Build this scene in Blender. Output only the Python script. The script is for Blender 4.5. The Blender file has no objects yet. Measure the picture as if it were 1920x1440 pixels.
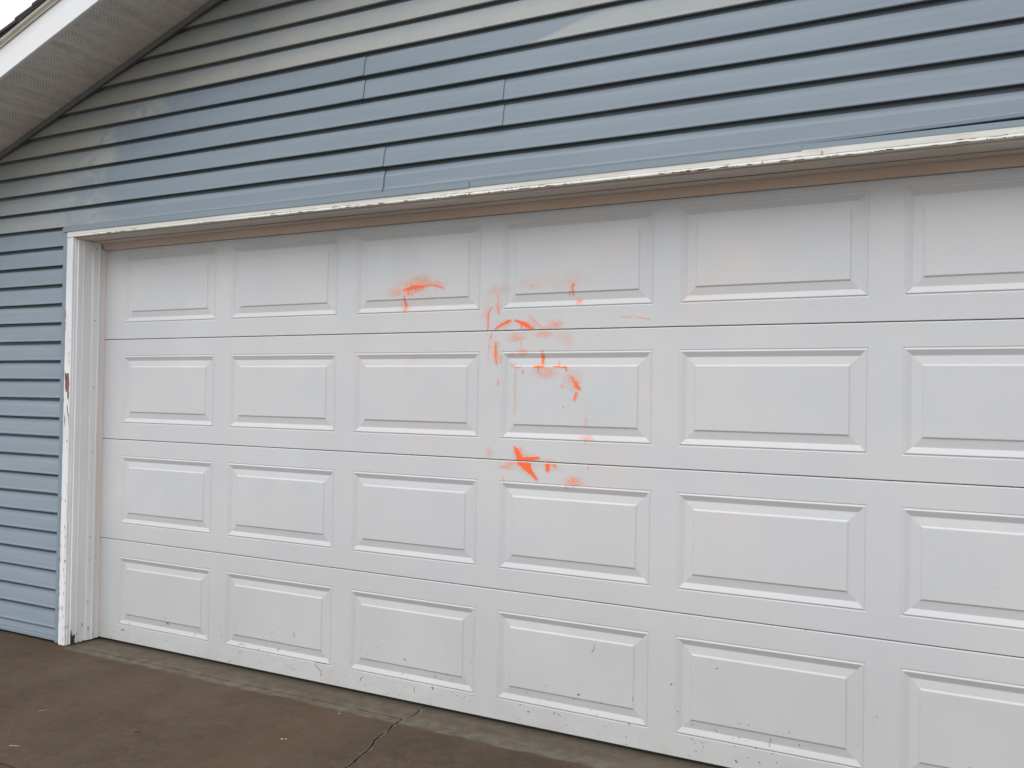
import bpy, math, random
import numpy as np
from mathutils import Matrix, Vector
random.seed(4)
rng = np.random.default_rng(7)
scene = bpy.context.scene
col = scene.collection

# ------------------------------------------------------------ camera
cam_d = bpy.data.cameras.new('camera')
cam = bpy.data.objects.new('camera', cam_d)
col.objects.link(cam)
cam_d.sensor_width = 36.0
cam_d.lens = 30.83
cam_d.clip_start = 0.05
cam_d.clip_end = 800.0
right = Vector((0.88807, 0.45943, 0.01581))
up = Vector((-0.00757, -0.01977, 0.99978))
fwd = Vector((-0.45964, 0.88799, 0.01408))
cam.matrix_world = Matrix(((right.x, up.x, -fwd.x, 3.5088), (right.y, up.y, -fwd.y, -3.1975), (right.z, up.z, -fwd.z, 1.3292), (0, 0, 0, 1)))
scene.camera = cam

# ------------------------------------------------------------ overcast daylight
world = bpy.data.worlds.new('World')
scene.world = world
world.use_nodes = True
nt = world.node_tree
nt.nodes.clear()
SUN_EL, SUN_AZ = 50.0, 193.0          # degrees; azimuth measured from +Y towards +X
sky = nt.nodes.new('ShaderNodeTexSky')
sky.sky_type = 'NISHITA'
sky.sun_disc = False
sky.sun_elevation = math.radians(SUN_EL)
sky.sun_rotation = math.radians(SUN_AZ)
sky.dust_density = 4.0
hs = nt.nodes.new('ShaderNodeHueSaturation')
hs.inputs['Saturation'].default_value = 0.30
nt.links.new(sky.outputs[0], hs.inputs['Color'])
tc = nt.nodes.new('ShaderNodeTexCoord')
sep = nt.nodes.new('ShaderNodeSeparateXYZ')
nt.links.new(tc.outputs['Generated'], sep.inputs[0])
mr = nt.nodes.new('ShaderNodeMapRange')
mr.inputs['From Min'].default_value = -0.05
mr.inputs['From Max'].default_value = 1.0
nt.links.new(sep.outputs['Z'], mr.inputs['Value'])
ramp = nt.nodes.new('ShaderNodeMix')
ramp.data_type = 'RGBA'
ramp.clamp_result = False
ramp.inputs['A'].default_value = (9.0, 9.25, 9.7, 1)       # cloud layer near the horizon
ramp.inputs['B'].default_value = (12.6, 12.95, 13.6, 1)    # brighter overhead, as under even cloud
nt.links.new(mr.outputs[0], ramp.inputs['Factor'])
mixs = nt.nodes.new('ShaderNodeMix')
mixs.data_type = 'RGBA'
mixs.inputs['Factor'].default_value = 0.85
nt.links.new(hs.outputs[0], mixs.inputs['A'])
nt.links.new(ramp.outputs['Result'], mixs.inputs['B'])
bg = nt.nodes.new('ShaderNodeBackground')
bg.inputs['Strength'].default_value = 0.10
nt.links.new(mixs.outputs['Result'], bg.inputs['Color'])
wo = nt.nodes.new('ShaderNodeOutputWorld')
nt.links.new(bg.outputs[0], wo.inputs['Surface'])

sun_d = bpy.data.lights.new('sun', 'SUN')
sun_d.energy = 1.2
sun_d.angle = math.radians(50)
sun_d.color = (1.0, 0.985, 0.965)
sun = bpy.data.objects.new('sun', sun_d)
col.objects.link(sun)
el, az = math.radians(SUN_EL), math.radians(SUN_AZ)
sdir = Vector((math.sin(az) * math.cos(el), math.cos(az) * math.cos(el), math.sin(el)))
sun.rotation_euler = sdir.to_track_quat('Z', 'Y').to_euler()
sun.location = sdir * 20

scene.view_settings.view_transform = 'Standard'
scene.view_settings.look = 'None'
scene.view_settings.exposure = 0.30
scene.view_settings.gamma = 1.0
scene.view_settings.use_curve_mapping = False

# ------------------------------------------------------------ helpers
def link_mesh(name, verts, faces, mat, parent=None, smooth=False):
    me = bpy.data.meshes.new(name)
    me.from_pydata([tuple(map(float, v)) for v in verts], [], faces)
    if mat: me.materials.append(mat)
    if smooth:
        for p in me.polygons: p.use_smooth = True
    me.validate()
    o = bpy.data.objects.new(name, me)
    col.objects.link(o)
    if parent: o.parent = parent
    return o

def empty(name, loc=(0, 0, 0)):
    o = bpy.data.objects.new(name, None)
    o.location = loc
    o.empty_display_size = 0.2
    col.objects.link(o)
    return o

def tag(o, label=None, cat=None, group=None, kind=None):
    if label: o['label'] = label
    if cat: o['category'] = cat
    if group: o['group'] = group
    if kind: o['kind'] = kind
    return o

class MB:
    def __init__(s): s.v = []; s.f = []
    def box(s, x0, x1, y0, y1, z0, z1):
        n = len(s.v)
        s.v += [(x0,y0,z0),(x1,y0,z0),(x1,y1,z0),(x0,y1,z0),(x0,y0,z1),(x1,y0,z1),(x1,y1,z1),(x0,y1,z1)]
        s.f += [[n+i for i in q] for q in ((0,3,2,1),(4,5,6,7),(0,1,5,4),(1,2,6,5),(2,3,7,6),(3,0,4,7))]
    def hexa(s, p):          # 8 corners ordered like box
        n = len(s.v); s.v += list(p)
        s.f += [[n+i for i in q] for q in ((0,3,2,1),(4,5,6,7),(0,1,5,4),(1,2,6,5),(2,3,7,6),(3,0,4,7))]
    def sweep(s, rings, caps=True, closed=True):
        n = len(s.v); m = len(rings[0])
        for r in rings: s.v += list(r)
        for i in range(len(rings)-1):
            for j in range(m if closed else m-1):
                a = n+i*m+j; b = n+i*m+(j+1) % m
                s.f.append([a, b, b+m, a+m])
        if caps and closed:
            s.f.append([n+j for j in range(m)][::-1])
            s.f.append([n+(len(rings)-1)*m+j for j in range(m)])
    def build(s, name, mat, parent=None, smooth=False): return link_mesh(name, s.v, s.f, mat, parent, smooth)

def jitter_line(a, b, n):
    return [a + (b-a)*i/n for i in range(n+1)]

# ------------------------------------------------------------ materials
class N:
    """small node-tree writer"""
    def __init__(s, name):
        s.m = bpy.data.materials.new(name); s.m.use_nodes = True
        s.t = s.m.node_tree; s.b = s.t.nodes['Principled BSDF']; s.out = s.t.nodes['Material Output']
        s._pos = None
    def n(s, typ, **kw):
        o = s.t.nodes.new(typ)
        for k, v in kw.items(): setattr(o, k, v)
        return o
    def l(s, a, b): s.t.links.new(a, b)
    def pos(s):
        if s._pos is None: s._pos = s.n('ShaderNodeNewGeometry').outputs['Position']
        return s._pos
    def map(s, scale=(1,1,1), loc=(0,0,0), rot=(0,0,0)):
        m = s.n('ShaderNodeMapping'); m.inputs['Scale'].default_value = scale
        m.inputs['Location'].default_value = loc; m.inputs['Rotation'].default_value = rot
        s.l(s.pos(), m.inputs['Vector']); return m.outputs[0]
    def noise(s, scale, vec=None, detail=4, rough=.55, dist=0):
        o = s.n('ShaderNodeTexNoise'); o.inputs['Scale'].default_value = scale
        o.inputs['Detail'].default_value = detail; o.inputs['Roughness'].default_value = rough
        o.inputs['Distortion'].default_value = dist
        s.l(vec if vec is not None else s.pos(), o.inputs['Vector']); return o.outputs['Fac']
    def math(s, op, a, b=None, c=None, clamp=False):
        o = s.n('ShaderNodeMath', operation=op); o.use_clamp = clamp
        for i, x in enumerate((a, b, c)):
            if x is None: continue
            if isinstance(x, (int, float)): o.inputs[i].default_value = x
            else: s.l(x, o.inputs[i])
        return o.outputs[0]
    def rng(s, v, a, b, c=0., d=1., smooth=True):
        o = s.n('ShaderNodeMapRange'); o.interpolation_type = 'SMOOTHSTEP' if smooth else 'LINEAR'
        s.l(v, o.inputs['Value'])
        for k, x in zip(('From Min','From Max','To Min','To Max'), (a, b, c, d)):
            if isinstance(x, (int, float)): o.inputs[k].default_value = x
            else: s.l(x, o.inputs[k])
        return o.outputs[0]
    def mix(s, f, a, b, blend='MIX'):
        o = s.n('ShaderNodeMix', data_type='RGBA'); o.blend_type = blend
        for k, x in (('Factor', f), ('A', a), ('B', b)):
            if isinstance(x, (int, float)): o.inputs[k].default_value = x
            elif isinstance(x, tuple): o.inputs[k].default_value = x + (1,) if len(x) == 3 else x
            else: s.l(x, o.inputs[k])
        return o.outputs['Result']
    def xyz(s):
        o = s.n('ShaderNodeSeparateXYZ'); s.l(s.pos(), o.inputs[0]); return o.outputs
    def color(s, c): s.l(c, s.b.inputs['Base Color']) if not isinstance(c, tuple) else setattr(s.b.inputs['Base Color'], 'default_value', c+(1,))
    def rough(s, r):
        if isinstance(r, (int, float)): s.b.inputs['Roughness'].default_value = r
        else: s.l(r, s.b.inputs['Roughness'])
    def bump(s, h, strength=.3, dist=.001):
        o = s.n('ShaderNodeBump'); o.inputs['Strength'].default_value = strength; o.inputs['Distance'].default_value = dist
        s.l(h, o.inputs['Height']); s.l(o.outputs[0], s.b.inputs['Normal'])
    def attr(s, name, typ='OBJECT'):
        o = s.n('ShaderNodeAttribute', attribute_type=typ, attribute_name=name); return o.outputs['Fac']

# painted steel door skin: faint wood-grain emboss, mottled cleaning marks, painted cloud reflections and shade, grime along the foot
def mat_door():
    k = N('door_paint'); X = k.xyz()
    big = k.noise(1.7, detail=3); mid = k.noise(6.0, detail=4)
    c = k.mix(k.rng(big, .35, .7), DOOR_A, DOOR_B)
    # faint pink ghost of scrubbed spray paint
    gx = k.math('MULTIPLY', k.rng(X['X'], .35, 1.1), k.rng(X['X'], 3.4, 2.5))
    gh = k.math('MULTIPLY', gx, k.rng(k.noise(3.1, k.map(loc=(4, 2, 9)), detail=2), .52, .72))
    c = k.mix(k.math('MULTIPLY', gh, k.rng(X['Z'], .6, 1.1, .06, .20)), c, (.72, .54, .48))
    # soft grey rubbed patches
    c = k.mix(k.math('MULTIPLY', k.rng(k.noise(2.6, k.map(loc=(7, 1, 3)), detail=3), .56, .75), .22), c, (.50, .52, .56))
    c = k.mix(k.math('MULTIPLY', k.math('MULTIPLY', k.rng(X['X'], 2.6, 1.6), k.rng(k.noise(2.1, k.map(loc=(2, 9, 4), scale=(1, 1, .7)), detail=4, dist=.5), .46, .74)), .45), c, (.630, .635, .640))  # pale cloud reflections painted into the door colour
    # painted shade evens out the bright lower door; specks and splash grime near the ground
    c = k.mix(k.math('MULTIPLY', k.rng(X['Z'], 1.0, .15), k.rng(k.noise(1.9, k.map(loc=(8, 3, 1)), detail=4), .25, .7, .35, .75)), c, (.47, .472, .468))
    low = k.rng(X['Z'], .42, .0)
    sp = k.rng(k.noise(95, detail=2), .70, .76)
    c = k.mix(k.math('MULTIPLY', k.math('MULTIPLY', low, sp), .55), c, (.20, .17, .13))
    gr = k.math('MULTIPLY', k.rng(X['Z'], .16, .0), k.rng(k.noise(9, k.map(scale=(1, 1, 2.5)), detail=5), .30, .75))
    c = k.mix(k.math('MULTIPLY', gr, .42), c, (.44, .42, .36))
    k.color(c); k.rough(.50)
    k.b.inputs['Specular IOR Level'].default_value = .35
    g1 = k.noise(150, k.map(scale=(.16, 1, 1)), detail=3)
    g2 = k.noise(60, k.map(scale=(.3, 1, 1)), detail=2)
    k.bump(k.math('ADD', g1, k.math('MULTIPLY', g2, .5)), .28, .0012)
    return k.m
DOOR_A = (.552, .558, .570); DOOR_B = (.580, .581, .580)

def mat_siding():
    k = N('vinyl_siding'); X = k.xyz()
    base = k.mix(k.rng(k.noise(.9, k.map(scale=(.6, 1, 2)), detail=3), .3, .7), SIDE_A, SIDE_B)
    # streaky mottling along the boards
    st = k.noise(14, k.map(scale=(.12, 1, 1.2)), detail=4)
    base = k.mix(k.rng(st, .3, .75, .0, .22), base, (.31, .355, .385))
    # sun-chalked, yellowed vinyl: how far it reaches differs from board to board
    wob = k.math('MULTIPLY', k.math('SUBTRACT', k.noise(7, detail=4), .5), .30)
    wob2 = k.math('MULTIPLY', k.math('SUBTRACT', k.noise(2.2, k.map(loc=(3, 3, 3)), detail=3), .5), .5)
    e = k.math('SUBTRACT', k.math('ADD', k.attr('stain_x'), k.math('ADD', wob, wob2)), X['X'])
    m1 = k.rng(e, -.05, .13)
    e2 = k.math('SUBTRACT', k.math('SUBTRACT', X['X'], k.attr('stain_r')), k.math('MULTIPLY', k.math('SUBTRACT', X['Z'], 2.70), 3.6))
    m2 = k.math('MULTIPLY', k.rng(k.math('ADD', e2, k.math('MULTIPLY', wob, .3)), -.02, .06), .75)
    m = k.math('MULTIPLY', k.math('MAXIMUM', m1, m2), k.rng(k.noise(3.5, k.map(loc=(1, 5, 2)), detail=4), .25, .6, .72, 1.))
    # the strip tucked under the lap above stays bluer
    t = k.math('FRACT', k.math('MULTIPLY', k.math('SUBTRACT', X['Z'], .070), 1/.1009))
    m = k.math('MULTIPLY', m, k.rng(k.math('ADD', t, k.math('MULTIPLY', wob2, .6)), .30, 1.0, 1., .30))
    # swirls of wiped chalk close to the edge of the stain and on the lowest courses
    sw = k.noise(6.5, k.map(scale=(1, 1, 1.6), loc=(2, 8, 5)), detail=5, dist=1.2)
    near = k.math('MULTIPLY', k.rng(e, -.02, .04), k.rng(e, .5, .1))
    m = k.math('MULTIPLY', m, k.math('SUBTRACT', 1., k.math('MULTIPLY', near, k.rng(sw, .47, .57, .0, .75))))
    lowz = k.rng(X['Z'], 2.60, 2.30)
    m = k.math('MULTIPLY', m, k.math('SUBTRACT', .92, k.math('MULTIPLY', lowz, .36)))
    far = k.math('MAXIMUM', k.rng(X['X'], -.4, 1.7), k.math('MULTIPLY', lowz, .75))
    far = k.math('MAXIMUM', far, k.math('MULTIPLY', k.rng(e, .40, .0), .8))
    pale = k.mix(far, YEL, PALE)
    base = k.mix(m, base, pale)
    k.color(base); k.rough(.55)
    k.b.inputs['Specular IOR Level'].default_value = .3
    k.bump(k.noise(90, k.map(scale=(.08, 1, 1)), detail=3), .12, .001)
    return k.m
SIDE_A = (.201, .246, .292); SIDE_B = (.218, .261, .304)
YEL = (.385, .365, .318); PALE = (.400, .410, .388)

def mat_trim():      # old white paint over wood
    k = N('trim_paint'); X = k.xyz()
    g = k.noise(40, k.map(scale=(1, 1, .08)), detail=4)
    c = k.mix(k.rng(g, .35, .75), (.76, .76, .775), (.66, .66, .67))
    low = k.math('MULTIPLY', k.rng(X['Z'], .35, 0.), k.rng(k.noise(30, detail=5), .5, .7))
    c = k.mix(k.math('MULTIPLY', low, .5), c, (.33, .31, .27))
    cr = k.rng(k.noise(70, k.map(scale=(1, 1, .10)), detail=3), .665, .70)
    lowcr = k.math('MULTIPLY', cr, k.rng(X['Z'], 1.2, .1, .0, .75))
    c = k.mix(lowcr, c, (.26, .23, .21))
    k.color(c); k.rough(.6); k.bump(g, .5, .0015); return k.m
def mat_header():
    k = N('header_paint'); X = k.xyz()
    g = k.noise(40, k.map(scale=(.08, 1, 1)), detail=4)
    c = k.mix(k.rng(g, .35, .75), (.70, .69, .65), (.61, .60, .55))
    d = k.rng(k.noise(5, k.map(scale=(1, 1, 6)), detail=5), .60, .72)
    c = k.mix(k.math('MULTIPLY', d, .35), c, (.52, .44, .34))
    k.color(c); k.rough(.6); k.bump(g, .5, .0015); return k.m
def mat_plain(name, a, b, scale=12, rough=.6, bump=.2, stretch=(1,1,1)):
    k = N(name)
    g = k.noise(scale, k.map(scale=stretch), detail=5)
    k.color(k.mix(k.rng(g, .3, .72), a, b)); k.rough(rough)
    if bump: k.bump(k.noise(scale*5, k.map(scale=stretch), detail=3), bump, .001)
    return k.m
def mat_soffit():
    k = N('vented_soffit'); X = k.xyz()
    # rows of tiny punched vent holes, staggered, in two bands on every rib
    s = k.math('MULTIPLY', X['X'], 1/.0965)
    fr = k.math('FRACT', s)
    band = k.math('MULTIPLY', k.rng(fr, .16, .20), k.rng(fr, .84, .80))
    yy = k.math('MULTIPLY', X['Y'], 1/.0155)
    rowf = k.math('MULTIPLY', s, 8.0)
    stag = k.math('MULTIPLY', k.math('MODULO', k.math('FLOOR', rowf), 2.0), .5)
    fx = k.math('SUBTRACT', k.math('FRACT', rowf), .5)
    fy = k.math('SUBTRACT', k.math('FRACT', k.math('ADD', yy, stag)), .5)
    dd = k.math('ADD', k.math('MULTIPLY', k.math('MULTIPLY', fx, fx), .60), k.math('MULTIPLY', fy, fy))
    hole = k.math('MULTIPLY', k.rng(dd, .055, .035), band)
    rag = k.rng(k.noise(24, detail=2), .42, .55, .25, 1.)
    hole = k.math('MULTIPLY', hole, rag)
    g = k.noise(5, k.map(scale=(1, .5, 1)), detail=5)
    c = k.mix(k.rng(g, .35, .7), (.80, .74, .71), (.69, .635, .61))
    st = k.math('MULTIPLY', k.rng(k.noise(26, k.map(scale=(1, .12, 1)), detail=4), .5, .75), .45)
    c = k.mix(st, c, (.50, .44, .40))
    c = k.mix(k.math('MULTIPLY', hole, .72), c, (.05, .045, .045))
    k.color(c); k.rough(.6); return k.m
def mat_concrete():
    k = N('driveway_concrete'); X = k.xyz()
    fine = k.noise(260, detail=3, rough=.7); mid = k.noise(16, detail=6, rough=.65); big = k.noise(1.1, detail=4)
    c = k.mix(k.rng(big, .35, .65), CON_A, CON_B)
    c = k.mix(k.rng(mid, .3, .75, .0, .5), c, (.100, .082, .060))
    c = k.mix(k.rng(k.noise(5, k.map(loc=(9, 1, 0)), detail=5), .52, .72, 0., .45), c, (.092, .046, .032))
    c = k.mix(k.rng(fine, .40, .70, .0, .60), c, (.040, .031, .024))
    c = k.mix(k.rng(k.noise(95, detail=4, rough=.75), .52, .68, .0, .50), c, (.135, .105, .080))
    c = k.mix(k.rng(k.noise(420, detail=1), .72, .78, 0., .7), c, (.22, .19, .16))
    c = k.mix(k.rng(k.noise(150, k.map(loc=(5, 5, 5)), detail=2), .68, .75, 0., .6), c, (.030, .024, .018))
    hue = k.noise(22, k.map(loc=(3, 7, 1)), detail=3)
    c = k.mix(k.rng(hue, .50, .66, 0., .45), c, (.120, .066, .046))
    c = k.mix(k.rng(hue, .48, .34, 0., .45), c, (.078, .072, .046))
    c = k.mix(k.rng(k.noise(2.3, k.map(scale=(1, .5, 1), loc=(6, 6, 6)), detail=5), .50, .70, 0., .38), c, (.052, .040, .030))
    # paler, greener, less worn strip by the door and along the joint
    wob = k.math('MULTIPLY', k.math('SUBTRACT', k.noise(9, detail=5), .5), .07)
    yy = k.math('ADD', X['Y'], wob)
    inx = k.math('MULTIPLY', k.rng(X['X'], -.66, -.60), k.rng(k.noise(3, k.map(loc=(1,8,1)), detail=3), .25, .5, .45, 1.))
    strip = k.math('MULTIPLY', k.math('MULTIPLY', k.rng(yy, -.222, -.200), k.rng(X['Y'], -.10, -.155, .62, 1.)), inx)
    c = k.mix(k.math('MULTIPLY', strip, .80), c, k.mix(k.rng(mid, .3, .7), (.170, .150, .120), (.100, .086, .066)))
    # darker band right under the door and against the wall
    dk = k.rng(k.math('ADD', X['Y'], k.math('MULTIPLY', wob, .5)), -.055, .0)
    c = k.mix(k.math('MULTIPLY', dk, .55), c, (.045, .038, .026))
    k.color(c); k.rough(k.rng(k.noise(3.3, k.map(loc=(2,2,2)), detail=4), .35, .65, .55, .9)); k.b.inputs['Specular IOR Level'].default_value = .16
    k.bump(k.math('ADD', fine, k.math('MULTIPLY', mid, 2.)), .45, .0015)
    return k.m
CON_A = (.056, .036, .021); CON_B = (.100, .066, .039)
def mat_spray():
    k = N('orange_spray_paint')
    a = k.attr('paint', 'GEOMETRY')
    n = k.noise(330, detail=3, rough=.7); n2 = k.noise(45, k.map(scale=(1, 1, .7)), detail=3)
    e = k.math('ADD', a, k.math('MULTIPLY', k.math('SUBTRACT', n, .5), k.math('MULTIPLY', a, .7)))
    n3 = k.noise(14, detail=5, dist=.6)
    e = k.math('MULTIPLY', e, k.rng(n2, .25, .6, .7, 1.12))
    e = k.math('MULTIPLY', e, k.math('MAXIMUM', k.rng(n3, .32, .62, .35, 1.2), k.rng(a, .5, .8)))
    core = k.rng(a, .55, .95)
    k.color(k.mix(core, (1.0, .48, .34), k.mix(k.rng(n2, .35, .65), (1.0, .175, .048), (1.0, .115, .028))))
    k.rough(.45)
    tr = k.n('ShaderNodeBsdfTransparent'); mx = k.n('ShaderNodeMixShader')
    k.l(k.math('MINIMUM', k.math('MAXIMUM', e, 0.), 1.), mx.inputs[0]); k.l(tr.outputs[0], mx.inputs[1]); k.l(k.b.outputs[0], mx.inputs[2])
    k.l(mx.outputs[0], k.out.inputs['Surface'])
    return k.m

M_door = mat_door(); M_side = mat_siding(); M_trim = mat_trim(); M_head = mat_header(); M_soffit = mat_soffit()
M_conc = mat_concrete(); M_spray = mat_spray()
M_jamb = mat_plain('jamb_paint', (.80, .80, .80), (.74, .74, .735), 9, .6, .2, (1, 1, .2))
M_hjamb = mat_plain('header_jamb_paint', (.66, .60, .55), (.52, .46, .41), 6, .65, .25, (.2, 1, 1))
M_seal = mat_plain('rubber_seal', (.72, .66, .62), (.64, .57, .53), 9, .55, .1, (1, 1, .2))
M_sealtop = mat_plain('top_seal', (.68, .54, .46), (.58, .45, .37), 7, .6, .1, (.2, 1, 1))
M_fascia = mat_plain('white_metal', (.76, .765, .77), (.73, .735, .74), 4, .4, .03)
M_drip = mat_plain('cream_metal', (.74, .70, .62), (.66, .62, .55), 9, .45, .03)
M_shingle = mat_plain('asphalt_shingle', (.030, .024, .030), (.055, .038, .040), 60, .9, .8)
M_dark = mat_plain('dark_gap', (.02, .02, .02), (.03, .028, .025), 20, .9, 0)
M_sheath = mat_plain('sheathing', (.10, .10, .11), (.13, .13, .14), 8, .9, .1)
M_rubber = mat_plain('black_rubber', (.018, .017, .016), (.03, .028, .026), 20, .8, .1)
M_wood = mat_plain('bare_weathered_wood', (.24, .125, .085), (.12, .062, .045), 60, .85, .5, (1, 1, .2))
M_rot = mat_plain('rotten_wood', (.10, .040, .034), (.065, .028, .026), 50, .9, .6, (1, 1, .3))
M_crackm = mat_plain('grime', (.035, .03, .03), (.06, .05, .045), 60, .9, 0)
M_nail = mat_plain('nail_steel', (.10, .10, .10), (.16, .15, .14), 60, .5, 0)
M_jch = mat_plain('blue_channel', (.215, .268, .312), (.195, .245, .288), 5, .5, .1, (.3, 1, 1))
M_jrake = mat_plain('rake_channel', (.19, .205, .22), (.16, .17, .19), 5, .55, .1)
M_grass = mat_plain('lawn', (.045, .06, .03), (.07, .08, .04), 30, .95, .6)
M_asph = mat_plain('road_asphalt', (.05, .05, .05), (.06, .06, .058), 60, .9, .4)
M_chip = mat_plain('spalled_concrete', (.17, .145, .115), (.11, .09, .07), 60, .9, .5)
M_flake = mat_plain('white_flake', (.42, .40, .36), (.48, .46, .42), 60, .7, 0)
M_leaf = mat_plain('dead_leaf', (.045, .022, .012), (.09, .045, .02), 60, .8, .3)
M_straw = mat_plain('dry_grass', (.36, .28, .19), (.28, .22, .15), 60, .8, 0)
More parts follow.
